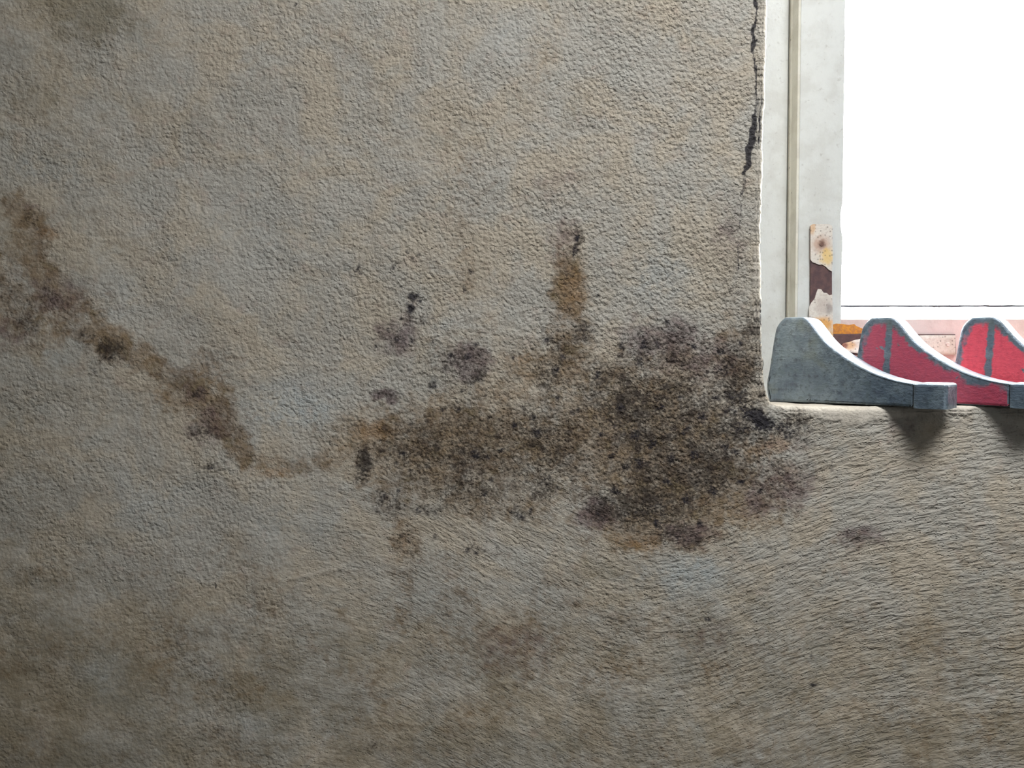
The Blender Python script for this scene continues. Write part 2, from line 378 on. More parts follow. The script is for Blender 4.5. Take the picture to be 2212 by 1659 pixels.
    # slope of the float marks, integrated to a height field
    xs = np.linspace(-400, 3000, 400); sl = np.interp(xs, [-400, 300, 700, 1000, 1250, 1420, 1560, 1700, 1900, 2100, 3000], [0, 0.05, 0.22, 0.55, 0.45, 0.0, -0.40, -0.36, -0.20, -0.12, -0.08])
    gi = np.r_[0, np.cumsum((sl[1:] + sl[:-1]) / 2 * np.diff(xs))]
    tt = py - np.interp(px, xs, gi)
    at = me.attributes.new('comb_flow', 'FLOAT_VECTOR', 'POINT'); at.data.foreach_set('vector', np.stack([px / 2000, tt / 2000, px * 0], -1).astype(np.float32).ravel())
    o = link_mesh('wall_back', me, M_plaster)
    tag(o, 'mould-stained rough plaster wall around the window opening', 'wall', kind='structure')
    return float(bz[len(bz) * 3 // 4:].mean()), ex

def seg_dist(x, y, p0, p1):
    dx, dy = p1[0] - p0[0], p1[1] - p0[1]; L = dx * dx + dy * dy
    t = np.clip(((x - p0[0]) * dx + (y - p0[1]) * dy) / L, 0, 1)
    return np.hypot(x - p0[0] - t * dx, y - p0[1] - t * dy)
def stroke(x, y, path, s):
    r = np.zeros(np.shape(x))
    for a, b in zip(path[:-1], path[1:]):
        dx, dy = b[0] - a[0], b[1] - a[1]; L = dx * dx + dy * dy
        t = np.clip(((x - a[0]) * dx + (y - a[1]) * dy) / L, 0, 1)
        d = np.hypot(x - a[0] - t * dx, y - a[1] - t * dy); w = a[2] + t * (b[2] - a[2])
        r = np.maximum(r, s * (1 - sstep(0.45, 1.3, d / w)))
    return r

# stain drawings: (x, y, rx, ry, strength[, degrees])
BROWN = [(40, 620, 90, 130, .62), (60, 500, 60, 60, .6), (1000, 960, 290, 120, .85), (1120, 850, 120, 60, .5), (1650, 1000, 110, 70, .5), (1350, 930, 290, 180, .85), (1500, 1050, 250, 125, .90), (1400, 1120, 190, 80, .85), (1232, 630, 46, 120, 1.0), (1230, 760, 60, 110, .95), (1150, 800, 90, 60, .6), (1420, 790, 150, 60, .6),
         (820, 950, 80, 60, .85), (860, 1040, 90, 70, .7), (1100, 1080, 160, 60, .65), (1590, 790, 70, 130, .7), (1110, 1400, 130, 110, .50), (960, 1360, 90, 60, .35),
         (1480, 1150, 110, 50, .75), (1620, 1060, 130, 60, .65), (1360, 1350, 60, 50, .3), (1510, 1380, 90, 50, .3), (1900, 1530, 120, 60, .3), (1840, 1170, 60, 40, .35),
         (1010, 430, 55, 220, .28), (1010, 600, 30, 60, .45), (1170, 150, 45, 80, .35), (1160, 1290, 160, 40, .25), (240, 635, 12, 22, .55), (380, 850, 60, 50, .6), (1000, 740, 190, 70, .25),
         (480, 1490, 140, 50, .30), (860, 1350, 60, 60, .3), (480, 760, 60, 25, .3, 20), (1245, 390, 20, 60, .3), (1440, 770, 130, 70, .35), (90, 1610, 80, 60, .3), (1060, 1530, 80, 60, .35)]
BROWN_S = [(.84, [(30, 435, 28), (60, 500, 48), (75, 580, 50), (120, 650, 48), (180, 700, 48), (250, 740, 46), (320, 785, 30), (400, 830, 44), (450, 875, 46), (500, 930, 44), (530, 985, 30)]),
           (.62, [(0, 560, 50), (30, 690, 60), (100, 720, 50)]), (.55, [(440, 780, 38), (480, 850, 34), (515, 920, 36)]),
           (.55, [(530, 990, 24), (620, 1012, 22), (720, 990, 26), (770, 930, 40)]), (.55, [(690, 920, 20), (740, 950, 30)]),
           (.46, [(830, 1040, 50), (865, 1120, 40), (880, 1220, 34), (870, 1330, 26)])]
MOULD = [(1420, 900, 210, 150, .74), (1370, 880, 90, 70, .85), (1480, 1010, 220, 100, .80), (1300, 860, 60, 130, .6), (1390, 1090, 160, 60, .85), (1470, 1150, 85, 40, .80), (1590, 830, 60, 120, .80),
         (1620, 720, 30, 60, .62), (1600, 930, 110, 55, .85), (1260, 715, 40, 28, .80), (1242, 520, 17, 42, .85), (1005, 780, 75, 40, .55), (1030, 815, 24, 22, .80), (980, 770, 16, 14, .7),
         (790, 1000, 28, 52, .88), (855, 730, 45, 45, .50), (838, 856, 34, 16, .62), (900, 690, 45, 20, .5), (1090, 960, 230, 130, .60), (900, 970, 130, 95, .58), (1050, 1050, 200, 80, .58),
         (1190, 830, 50, 90, .60), (1230, 970, 90, 90, .55), (1170, 1050, 40, 40, .7), (1430, 765, 170, 70, .58), (1235, 610, 34, 110, .42), (1210, 760, 60, 60, .5), (1720, 930, 60, 40, .65), (1690, 1030, 90, 60, .50), (238, 755, 44, 36, .86), (190, 730, 34, 40, .55), (110, 640, 40, 60, .42), (60, 700, 50, 30, .45), (480, 890, 30, 50, .40),
         (205, 805, 12, 10, .7), (430, 850, 24, 14, .6), (450, 930, 36, 30, .66), (70, 640, 60, 60, .35), (20, 620, 30, 60, .4), (840, 1090, 60, 40, .55), (920, 1100, 50, 24, .55), (1110, 1110, 60, 26, .55),
         (1540, 800, 50, 50, .5), (1770, 1000, 40, 30, .4), (1590, 600, 50, 90, .36), (1590, 460, 34, 90, .34), (455, 1010, 30, 8, .6), (750, 575, 20, 8, .4), (60, 470, 26, 26, .45), (1850, 1160, 40, 26, .42),
         (880, 1180, 40, 50, .42), (1050, 1180, 60, 30, .42), (820, 1615, 90, 30, .35), (1640, 1090, 40, 24, .55), (1290, 1110, 40, 26, .85), (1400, 600, 40, 40, .2), (1000, 610, 12, 22, .4), (1240, 420, 10, 50, .4)]
EDGE_SHADE_S = [(.6, [(1632, 660, 10), (1636, 740, 9), (1640, 800, 10), (1642, 860, 12)])]  # shade of the ridge along the jamb, painted in with the mould
PURPLE = [(860, 730, 45, 50, .6), (1010, 785, 60, 40, .65), (1420, 730, 110, 50, .6), (838, 856, 34, 18, .75), (1510, 780, 120, 60, .45), (1700, 1050, 80, 60, .5), (1640, 1090, 50, 30, .55),
          (1290, 1110, 50, 34, .7), (1480, 1150, 70, 34, .6), (1860, 1160, 50, 34, .5), (1210, 520, 34, 60, .4), (130, 640, 80, 50, .45), (30, 720, 60, 50, .35), (420, 850, 30, 26, .5), (1700, 960, 60, 40, .3),
          (450, 920, 50, 50, .5), (1580, 500, 44, 80, .35), (1950, 930, 50, 40, .35), (2170, 940, 40, 30, .3), (60, 440, 30, 16, .3), (1110, 1400, 100, 60, .3), (1540, 1380, 60, 40, .3), (1190, 400, 60, 50, .25)]
OCHRE = [(1235, 620, 34, 60, .75), (1675, 957, 34, 22, 1.0), (1640, 975, 40, 16, .6), (1420, 845, 26, 18, .6), (1600, 805, 34, 40, .5), (585, 1020, 50, 13, .7), (100, 505, 34, 22, .6), (1110, 775, 60, 14, .5),
         (810, 930, 60, 26, .75), (1390, 1175, 60, 22, .65), (1210, 560, 14, 30, .5), (350, 850, 22, 20, .4), (30, 600, 36, 26, .35), (1600, 960, 40, 14, .4), (870, 1170, 34, 40, .5), (1480, 1000, 60, 24, .3),
         (1720, 1020, 34, 14, .45), (1080, 850, 80, 20, .4), (1500, 1090, 60, 18, .35), (1390, 20, 40, 30, .35), (1740, 1430, 40, 14, .3), (460, 810, 30, 24, .4)]
PALE = [(640, 880, 110, 60, .85), (560, 890, 40, 60, .5), (1480, 1245, 120, 46, 1.0), (1420, 600, 80, 60, .55), (330, 1090, 110, 90, .45), (640, 1120, 110, 60, .40), (220, 1470, 70, 60, .65), (270, 1510, 60, 40, .75),
        (1280, 850, 34, 40, .55), (100, 370, 120, 40, .55), (130, 770, 34, 30, .6), (500, 1560, 160, 40, .5), (1590, 1650, 50, 30, .8), (1090, 80, 60, 60, .4), (560, 500, 160, 120, .25), (260, 640, 50, 60, .4),
        (940, 1300, 60, 40, .4), (1640, 1180, 80, 30, .4, -25), (1460, 1440, 60, 60, .35), (20, 600, 20, 60, .4), (940, 700, 60, 20, .3), (1130, 1280, 40, 60, .3)]
OLIVE = [(170, 30, 130, 80, .85), (270, 50, 60, 40, .6), (60, 200, 110, 90, .42), (40, 520, 60, 60, .5), (90, 1240, 140, 60, .45), (560, 1290, 100, 40, .35), (1360, 1340, 140, 60, .35), (20, 900, 80, 60, .4),
         (1500, 1480, 180, 60, .35), (2080, 1330, 130, 120, .35), (1250, 240, 40, 60, .35), (30, 1640, 120, 50, .7), (700, 1650, 200, 30, .4), (1300, 1230, 80, 30, .45), (960, 260, 60, 60, .28), (2080, 1600, 140, 60, .45), (820, 1600, 60, 40, .5)]
OLIVE_S = [(.66, [(30, 1320, 30), (150, 1385, 50), (280, 1440, 62), (400, 1490, 56), (560, 1500, 60)]), (.42, [(560, 1480, 60), (700, 1440, 60), (900, 1400, 60)]), (.14, [(250, 250, 50), (360, 330, 60), (480, 250, 60)])]
BLACK = [(1640, 905, 50, 22, .95, 30), (1690, 925, 44, 16, .62, 20), (1590, 860, 40, 30, .5), (1600, 925, 60, 22, .50), (1560, 800, 34, 24, .45), (1720, 900, 30, 18, .45), (1600, 880, 60, 30, .42), (1260, 712, 22, 12, .5), (786, 1015, 14, 26, .45),
         (895, 640, 15, 11, .95), (886, 668, 14, 16, .95), (908, 652, 7, 6, .85), (930, 684, 9, 5, .6), (1243, 515, 9, 12, .75), (1243, 545, 7, 18, .6), (1035, 820, 20, 9, .55), (1380, 1110, 60, 20, .40), (1295, 1112, 20, 16, .55),
         (1350, 920, 60, 40, .32), (1180, 1040, 18, 26, .45), (1600, 330, 6, 40, .3), (1415, 1100, 40, 22, .42), (1470, 1165, 40, 10, .35), (240, 770, 20, 12, .4), (75, 1534, 16, 7, .8), (466, 1262, 4, 12, .7), (1528, 1338, 10, 10, .6),
         (1754, 1418, 4, 16, .55), (1756, 1478, 9, 7, .65)]
BLACK_S = [(1.0, [(1633, 245, 3), (1627, 280, 8), (1621, 320, 11), (1616, 350, 9), (1608, 372, 5)]), (.85, [(1634, -30, 3), (1633, 30, 4), (1627, 75, 6), (1629, 140, 4), (1633, 190, 4), (1632, 250, 5)]),
           (.60, [(1612, 365, 5), (1603, 420, 3.5), (1597, 480, 3), (1593, 600, 2.5)]), (.55, [(1637, 650, 3), (1640, 700, 3.5), (1645, 800, 3)])]
LIME_LIT_S = [(1.0, [(1685, 880, 10), (1730, 884, 18), (1800, 890, 27), (1880, 890, 26), (1930, 886, 18), (2060, 882, 12), (2300, 882, 12)]),
          (.85, [(1650, -40, 8), (1648, 100, 7), (1643, 250, 6), (1638, 400, 7), (1636, 600, 8), (1640, 760, 7), (1648, 850, 6)])]  # smooth jamb edge, painted paler where it turns to the window light
def spots(x, y):
    lst = [(775, 577, 6), (779, 588, 4), (850, 577, 5), (853, 571, 4), (880, 545, 5), (893, 557, 4), (906, 548, 3), (940, 563, 4), (770, 583, 3), (812, 750, 4), (857, 735, 6), (870, 735, 5), (890, 737, 6), (935, 740, 4),
           (1020, 590, 6), (1003, 622, 5), (1000, 632, 4), (1030, 745, 6), (1010, 770, 9), (975, 768, 7), (935, 830, 8), (1000, 845, 6), (1110, 770, 5), (1180, 738, 6), (1205, 860, 6), (1345, 750, 8), (1390, 745, 10), (1420, 745, 7),
           (1380, 780, 9), (1110, 920, 7), (955, 888, 6), (990, 885, 6), (870, 980, 9), (860, 1000, 7), (1030, 985, 10), (1050, 990, 8), (1085, 975, 8), (1060, 1035, 7), (1047, 1065, 6), (830, 1075, 10), (860, 1062, 7), (905, 1100, 9),
           (1105, 1108, 8), (1125, 1115, 9), (1145, 1104, 6), (1150, 900, 8), (1160, 935, 10), (1450, 990, 9), (1500, 985, 9), (1590, 975, 9), (1565, 965, 7), (1320, 985, 8), (1240, 890, 9), (1700, 945, 8), (455, 1012, 5), (480, 1008, 4),
           (865, 690, 6), (842, 712, 5), (1470, 855, 8), (1500, 750, 8), (1440, 700, 7), (1290, 640, 4), (1104, 605, 4), (1175, 670, 4), (958, 648, 3), (1285, 274, 4), (405, 470, 3), (940, 1162, 7), (1010, 1190, 6), (1030, 1195, 6), (375, 345, 3),
           (965, 465, 3), (955, 440, 3), (640, 8, 5), (1350, 1010, 12), (1410, 960, 12), (1300, 940, 10), (1380, 1000, 14), (1480, 1080, 12), (1540, 1060, 10), (1440, 1040, 10), (1340, 880, 12), (1290, 810, 10), (1200, 800, 9), (1215, 770, 8),
           (1520, 900, 10), (1480, 930, 9), (1550, 860, 9), (1560, 760, 9), (1600, 740, 8), (1430, 880, 12), (1370, 940, 14), (1330, 1060, 11), (1420, 1130, 12), (1510, 1130, 9), (1600, 1040, 8), (1640, 1060, 7)]
    r = np.zeros(len(x))
    for a, b, q in lst: r = np.maximum(r, 0.68 * (1 - sstep(0.3, 1.6, np.hypot(x - a, y - b) / (q + 1.5))))
    return r
SILL_Z, EDGE_X = build_wall()

# ------------------------------------------------------------------ rest of the room
def room_mat(name, col, col2, sc_=6):
    t = NT(name); o = t.obj(); c = t.mix(t.ramp(t.noise(o, sc_, 5, 0.6), 0.4, 0.65), col, col2); t.l.new(c, t.b.inputs['Base Color']); t.b.inputs['Roughness'].default_value = 0.9
    t.l.new(t.bump(t.noise(o, 120, 3), 0.002, 0.5), t.b.inputs['Normal']); return t.m
M_room = room_mat('old_limewash', srgb(66, 60, 52), srgb(54, 49, 42)); M_floor = room_mat('worn_concrete', srgb(52, 48, 43), srgb(44, 40, 36))
def struct_boxes(name, boxes, mat, label, cat):
    bm = bmesh.new()
    for b in boxes: box_bm(bm, *b)
    o = bm_obj(name, bm, mat); tag(o, label, cat, kind='structure'); return o
struct_boxes('floor', [(-2.0, 1.64, -3.0, 0.30, -0.1, 0.0)], M_floor, 'worn grey concrete floor below the window wall', 'floor')
struct_boxes('ceiling', [(-2.0, 0.22, -3.0, 0.30, CEIL, CEIL + .05), (0.92, 1.64, -3.0, 0.30, CEIL, CEIL + .05), (0.22, 0.92, -3.0, -1.22, CEIL, CEIL + .05), (0.22, 0.92, -0.62, 0.30, CEIL, CEIL + .05)], M_room, 'limewashed ceiling with a small roof light above the window wall', 'ceiling')
struct_boxes('wall_left', [(-2.1, -2.0, -3.0, 0.30, 0, CEIL)], M_room, 'limewashed side wall left of the window wall', 'wall')
struct_boxes('wall_front', [(-2.0, 1.64, -3.1, -3.0, 0, CEIL)], M_room, 'limewashed wall behind the viewpoint', 'wall')
struct_boxes('wall_right', [(1.64, 1.74, -3.0, 0.30, 0, CEIL)], M_room, 'limewashed side wall right of the window wall', 'wall')

# ------------------------------------------------------------------ the window
win = empty('window_1', (EDGE_X + 0.05, 0.2, SILL_Z)); tag(win, 'old white painted timber window with peeling corner iron and blown-out glass', 'window', kind='structure')
win.location = (0, 0, 0)                       # parts carry world coordinates
YF, YS, YG = 0.185, 0.160, 0.180               # fixed frame face, sash face, glass
zt = OPEN_T - 0.005; zb = SILL_Z - 0.012
xf = lambda px, Y: float(on_y(px, 500, Y)[0])
zf = lambda py, Y: float(on_y(1850, py, Y)[2])
# the sash leans very slightly with the frame
x_fr = xf(1699, YF); x_b0 = xf(1703, YF - .003); x_b1 = xf(1726, YS); x_s1 = xf(1820, YS); z_r = zf(689, YS); z_g = zf(661, YG)
bm = bmesh.new(); box_bm(bm, EDGE_X - 0.03, x_fr, YF, WALL_D - 0.02, zb, zt); box_bm(bm, x_fr - .002, x_fr + .012, YF + .005, WALL_D - 0.03, zb, zt - .049); box_bm(bm, OPEN_R - 0.05, OPEN_R + 0.0, YF, WALL_D - 0.02, zb, zt); box_bm(bm, x_fr, OPEN_R - 0.05, YF, WALL_D - 0.02, zt - 0.05, zt)
bm_obj('fixed_frame', bm, M_frame, win, 0.0012)
# moulded bead along the sash edge: sloping grey face between frame and stile
pr = [(x_b0, YF + .004), (x_b0, YF - .004), (x_b0 + .0015, YF - .0065), (x_b1 - .0035, YS + .001), (x_b1 - .0015, YS - .0003), (x_b1, YS + .0012), (x_b1, YF + .004)]
bm = bmesh.new(); a = [bm.verts.new((p[0], p[1], zb)) for p in pr]; b = [bm.verts.new((p[0], p[1], zt - .05)) for p in pr]
bm.faces.new(a); bm.faces.new(b[::-1])
for i in range(len(pr)): bm.faces.new((a[i], a[(i + 1) % len(pr)], b[(i + 1) % len(pr)], b[i]))
bm_obj('bead', bm, M_bead, win)
OR_S = OPEN_R - 0.055
# stile with a slightly chipped inner edge
def stile():
    n = 60; zs = np.linspace(zb, zt - .05, n); e = x_s1 + fbm(zs * 60, zs * 0 + .3, 3, 3) * 0.0010
    e = e - np.where(np.abs(zs - float(on_y(1820, 480, YS)[2])) < .012, .0022, 0)
    pts = [(x_b1, zs[0])] + [(float(a_), float(b_)) for a_, b_ in zip(e, zs)] + [(x_b1, zs[-1])]
    return prism('sash_stile', pts, YS + .0008, YG + .015, M_frame, win)
stile()
bm = bmesh.new(); box_bm(bm, OR_S - 0.05, OR_S, YS, YG + .015, zb, zt - .05); bm_obj('sash_stile', bm, M_frame, win, 0.001)
bm = bmesh.new(); box_bm(bm, x_s1 + .0001, OR_S - .0501, YS, YG + .015, zt - .10, zt - .05); bm_obj('top_rail', bm, M_frame, win, 0.001)
bm = bmesh.new(); box_bm(bm, x_s1 - .001, OR_S - .0501, YS + .0012, YG + .015, zb, z_r); bm_obj('bottom_rail', bm, M_rail, win, 0.0012)
# sloping glazing putty, two uneven runs
def putty(name, x0, x1, prof, seed, mat):
    n = 140; V = []; F = []
    for i in range(n):
        x = x0 + (x1 - x0) * i / (n - 1)
        for k, (y, z) in enumerate(prof):
            w = float(fbm(np.array([x * 38]), np.array([k * 3.1]), 3, seed)[0]) * 0.0009
            V.append((x, y, z + (w if 0 < k < len(prof) - 1 else 0)))
    m = len(prof)
    for i in range(n - 1):
        for k in range(m): F.append((i * m + k, (i + 1) * m + k, (i + 1) * m + (k + 1) % m, i * m + (k + 1) % m))
    return from_pd(name, V, F, mat, win)
putty('glazing_putty', x_s1 + .0002, OR_S - .051, [(YG - .001, z_r - .004), (YS + .003, z_r - .004), (YS + .003, z_r - .0005), (YS + .0075, z_r + .0055), (YG - .006, z_g - .0035), (YG - .003, z_g - .0008), (YG - .001, z_g)], 2, M_putty)
putty('putty_line', x_s1 + .0002, OR_S - .051, [(YG - .0008, z_g - .003), (YG - .0036, z_g - .0012), (YG - .0034, z_g + .0010), (YG - .0008, z_g + .0010)], 6, paint_material('grey_dirt_line', srgb(90, 88, 92), srgb(60, 58, 60), .9))
# glass
gt = NT('thin_window_glass'); nt = gt
tr = gt.node('ShaderNodeBsdfTransparent'); gl = gt.node('ShaderNodeBsdfGlossy'); gl.inputs['Roughness'].default_value = 0.02; lw = gt.node('ShaderNodeLayerWeight'); lw.inputs[0].default_value = 0.5; frn = gt.math('MULTIPLY_ADD', gt.math('POWER', lw.outputs['Facing'], 5.0), 0.9, 0.04)
tr.inputs[0].default_value = (0.96, 0.98, 0.97, 1); ms = gt.node('ShaderNodeMixShader'); gt.l.new(frn, ms.inputs[0]); gt.l.new(tr.outputs[0], ms.inputs[1]); gt.l.new(gl.outputs[0], ms.inputs[2]); gt.l.new(ms.outputs[0], gt.out.inputs[0])
bm = bmesh.new(); box_bm(bm, x_s1 - .006, OR_S - .045, YG, YG + .003, z_r + .001, zt - .09); bm_obj('glass_pane', bm, gt.m, win)

# corner iron screwed over the sash joint, its paint peeling
mt = NT('bare_dark_iron'); o_ = mt.obj(); n1 = mt.noise(o_, 120, 4, .6); mt.l.new(mt.mix(mt.ramp(n1, .4, .65), srgb(74, 52, 54), srgb(92, 66, 62)), mt.b.inputs['Base Color']); mt.b.inputs['Roughness'].default_value = .6
mt.l.new(mt.bump(n1, .0006, .8), mt.b.inputs['Normal']); M_iron = mt.m
def rusty_paint():
    t = NT('cream_paint_with_rust_bleed'); o = t.obj(); n1 = t.noise(o, 90, 4, .6, .3); n2 = t.noise(o, 300, 3, .6)
    sp = t.sep(o)
    c = t.mix(t.ramp(n2, .45, .7, 0, .5), srgb(206, 198, 188), srgb(176, 160, 148))
    def bleed(px, py, rx, rz, col, s, soft=0.5):
        nonlocal c
        p = on_y(px, py, YS - .004)
        dx = t.math('DIVIDE', t.math('SUBTRACT', sp[0], float(p[0])), rx); dz = t.math('DIVIDE', t.math('SUBTRACT', sp[2], float(p[2])), rz)
        r = t.math('SQRT', t.math('ADD', t.math('MULTIPLY', dx, dx), t.math('MULTIPLY', dz, dz)))
        r = t.math('ADD', r, t.math('MULTIPLY', t.math('SUBTRACT', n1, .5), 1.6))
        c = t.mix(t.math('MULTIPLY', t.ramp(r, 1.0 + soft, 1.0 - soft), s), c, col)
    bleed(1775, 528, .010, .010, srgb(168, 128, 104), .7); bleed(1776, 527, .0045, .0055, srgb(92, 60, 48), .9)
    bleed(1786, 553, .008, .010, srgb(212, 176, 96), .75); bleed(1755, 492, .004, .008, srgb(190, 140, 80), .6)
    bleed(1778, 700, .011, .009, srgb(206, 146, 62), .9); bleed(1771, 701, .004, .005, srgb(70, 40, 34), .95); bleed(1796, 728, .006, .009, srgb(204, 150, 70), .7)
    bleed(1832, 746, .010, .006, srgb(190, 140, 84), .8); bleed(1824, 747, .004, .004, srgb(120, 58, 40), .9)
    bleed(1779, 660, .010, .012, srgb(150, 132, 124), .45); bleed(1792, 668, .004, .006, srgb(96, 86, 84), .5)
    v = t.voro(o, 330); r_ = t.node('ShaderNodeSeparateColor'); t.l.new(v.outputs['Color'], r_.inputs[0])
    c = t.mix(t.math('MULTIPLY', t.math('MULTIPLY', t.math('LESS_THAN', v.outputs['Distance'], .35), t.math('GREATER_THAN', r_.outputs[0], .78)), .55), c, srgb(96, 84, 76))
    t.l.new(c, t.b.inputs['Base Color']); t.b.inputs['Roughness'].default_value = .5
    t.l.new(t.bump(n2, .0008, .8), t.b.inputs['Normal']); return t.m
M_rusty = rusty_paint()
def P2(lst, Y): return [(float(on_y(a, b, Y)[0]), float(on_y(a, b, Y)[2])) for a, b in lst]
Yp = YS - .0022
iron = prism('corner_iron', P2([(1751, 488), (1797, 487), (1798, 721), (2064, 722), (2066, 765), (1750, 767)], Yp), Yp, YS + .001, M_iron, win, 0.0005)
prism('upper_paint_skin', P2([(1751, 487), (1756, 484), (1790, 484), (1798, 488), (1799, 560), (1797, 586), (1791, 583), (1784, 576), (1776, 571), (1770, 572), (1763, 569), (1755, 566), (1751, 560)], Yp - .0012), Yp - .0012, Yp - .0001, M_rusty, iron)
prism('lower_paint_skin', P2([(1798, 636), (1792, 638), (1786, 633), (1779, 632), (1774, 625), (1767, 624), (1763, 634), (1760, 645), (1752, 655), (1748, 664), (1748, 768), (1800, 768), (1800, 724), (1799, 690)], Yp - .0010), Yp - .0010, Yp - .0001, M_rusty, iron)
# the horizontal arm keeps its paint in one ragged curled sheet
def curled(name, top, bot, lift, mat, par, Y):
    V = []; F = []; n = len(top); m = 6
    for side in (0, .0006):
        for i in range(n):
            for k in range(m):
                f = k / (m - 1); a_, b_ = np.array(top[i]), np.array(bot[i]); q = a_ + (b_ - a_) * f
                p = on_y(q[0], q[1], Y); V.append((p[0], p[1] - lift[i] * f * f + side, p[2]))
    N = n * m
    for i in range(n - 1):
        for k in range(m - 1):
            F.append((i * m + k, i * m + k + 1, (i + 1) * m + k + 1, (i + 1) * m + k)); F.append((N + i * m + k, N + (i + 1) * m + k, N + (i + 1) * m + k + 1, N + i * m + k + 1))
    ring = [i * m for i in range(n)] + [(n - 1) * m + k for k in range(1, m)] + [i * m + m - 1 for i in range(n - 2, -1, -1)] + [k for k in range(m - 2, 0, -1)]
    for a_, b_ in zip(ring, ring[1:] + ring[:1]): F.append((a_, b_, N + b_, N + a_))
    return from_pd(name, V, F, mat, par, True)
curled('curled_paint_flake', [(1812, 752), (1822, 741), (1834, 739), (1848, 734), (1866, 731), (1880, 729), (1920, 727), (2000, 724), (2064, 724)],
       [(1815, 758), (1826, 760), (1836, 762), (1850, 764), (1862, 765), (1880, 766), (1920, 766), (2000, 766), (2064, 766)], [.004, .005, .006, .006, .005, .003, .001, .0005, .0005], M_rusty, iron, Yp - .0008)
mo = NT('orange_rust_crust'); o_ = mo.obj(); n1 = mo.noise(o_, 200, 4, .6); mo.l.new(mo.mix(mo.ramp(n1, .35, .65), srgb(206, 138, 44), srgb(172, 112, 62)), mo.b.inputs['Base Color']); mo.b.inputs['Roughness'].default_value = .9; mo.l.new(mo.bump(n1, .001, 1), mo.b.inputs['Normal'])
prism('rust_crust', P2([(1796, 702), (1806, 699), (1820, 700), (1834, 702), (1845, 700), (1849, 704), (1858, 708), (1868, 712), (1868, 719), (1850, 721), (1830, 722), (1812, 723), (1797, 726)], YS), YS - .0006, YS + .0012, mo.m, win)
def disc(name, c, r, th, mat, par):
    bm = bmesh.new(); bmesh.ops.create_cone(bm, cap_ends=True, segments=20, radius1=r, radius2=r * .75, depth=th)
    bmesh.ops.rotate(bm, verts=bm.verts, matrix=__import__('mathutils').Matrix.Rotation(R_(90), 3, 'X')); bmesh.ops.translate(bm, verts=bm.verts, vec=c)
    return bm_obj(name, bm, mat, par, smooth=False)
for px, py in ((1775, 527), (1771, 702), (2048, 744)):
    p = on_y(px, py, Yp - .0014); disc('screw', (float(p[0]), float(p[1]), float(p[2])), .0032, .0012, M_rusty, iron)

# ------------------------------------------------------------------ the cast brackets
def bracket_material(name, red):
    t = NT(name); o = t.obj(); sp = t.sep(o); d = t.attr('edge').outputs['Fac']
    n1 = t.noise(o, 45, 4, .6, .3); n2 = t.noise(o, 170, 4, .65); n3 = t.noise(t.vmul(o, (.3, 1, 1)), 520, 3, .6)
    c = t.mix(t.ramp(n1, .38, .64), srgb(96, 110, 122), srgb(118, 132, 140))
    c = t.mix(t.ramp(n2, .50, .66, 0, .75), c, srgb(66, 76, 84))
    nw = t.noise(o, 75, 5, .65, .6); c = t.mix(t.ramp(nw, .52, .66, 0, .6), c, srgb(98, 112, 118)); c = t.mix(t.ramp(nw, .46, .36, 0, .5), c, srgb(72, 82, 98))
    c = t.mix(t.ramp(n3, .60, .74, 0, .35), c, srgb(140, 148, 150))
    c = t.mix(t.ramp(t.noise(t.vmul(o, (1, 1, 1), (4, 2, 1)), 30, 3), .55, .68, 0, .35), c, srgb(104, 108, 92))
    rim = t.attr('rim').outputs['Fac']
    worn = t.math('MULTIPLY', rim, t.ramp(n1, .25, .5)); c = t.mix(worn, c, srgb(158, 166, 174))  # sky highlight on the upward rim painted in as paler colour, not wear
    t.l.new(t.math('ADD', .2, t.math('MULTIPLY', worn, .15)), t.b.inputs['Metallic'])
    if red:
        r = t.mix(t.ramp(n2, .40, .70), red[2], red[3]); r = t.mix(t.ramp(n3, .55, .75, 0, .30), r, srgb(150, 80, 88))
        # worn along the rim, a bare seam near the heel, chips
        e = t.math('ADD', t.math('DIVIDE', d, .0105), t.math('MULTIPLY', t.math('SUBTRACT', n1, .5), 3.4)); keep = t.ramp(e, .45, .95)
        seam = t.ramp(t.math('ADD', t.math('ABSOLUTE', t.math('SUBTRACT', sp[0], t.math('ADD', t.math('MULTIPLY', sp[2], .06), red[0]))), t.math('MULTIPLY', t.math('SUBTRACT', n2, .5), .008)), .0026, .0048)
        chip = t.ramp(t.math('ADD', t.noise(t.vmul(o, (1, 1, 1), (red[1], 0, 0)), 42, 4, .6, .4), t.math('MULTIPLY', n2, .10)), .735, .70)
        nose = t.ramp(t.math('ADD', sp[0], t.math('MULTIPLY', n1, .05)), .196, .178)
        k = t.math('MULTIPLY', t.math('MULTIPLY', keep, seam), t.math('MULTIPLY', chip, nose))
        cap = t.ramp(t.math('ADD', t.math('ADD', sp[2], t.math('MULTIPLY', sp[0], -.12)), t.math('MULTIPLY', t.math('SUBTRACT', n1, .5), .05)), .094, .086)
        k = t.math('MULTIPLY', k, cap); k = t.math('MULTIPLY', k, t.attr('side').outputs['Fac'])
        c = t.mix(k, c, r)
    t.l.new(c, t.b.inputs['Base Color']); t.l.new(t.ramp(n2, .3, .7, .30, .46), t.b.inputs['Roughness']); t.b.inputs['Coat Weight'].default_value = 0.5; t.b.inputs['Coat Roughness'].default_value = 0.24
    t.l.new(t.bump(t.math('ADD', n2, t.math('MULTIPLY', n3, .5)), .0011, .9), t.b.inputs['Normal'])
    return t.m
TH = R_(42); TK = 0.040
ORG = np.array([0.4255, -0.022])                         # nose, near lower corner
DIR = np.array([math.cos(TH), -math.sin(TH)])
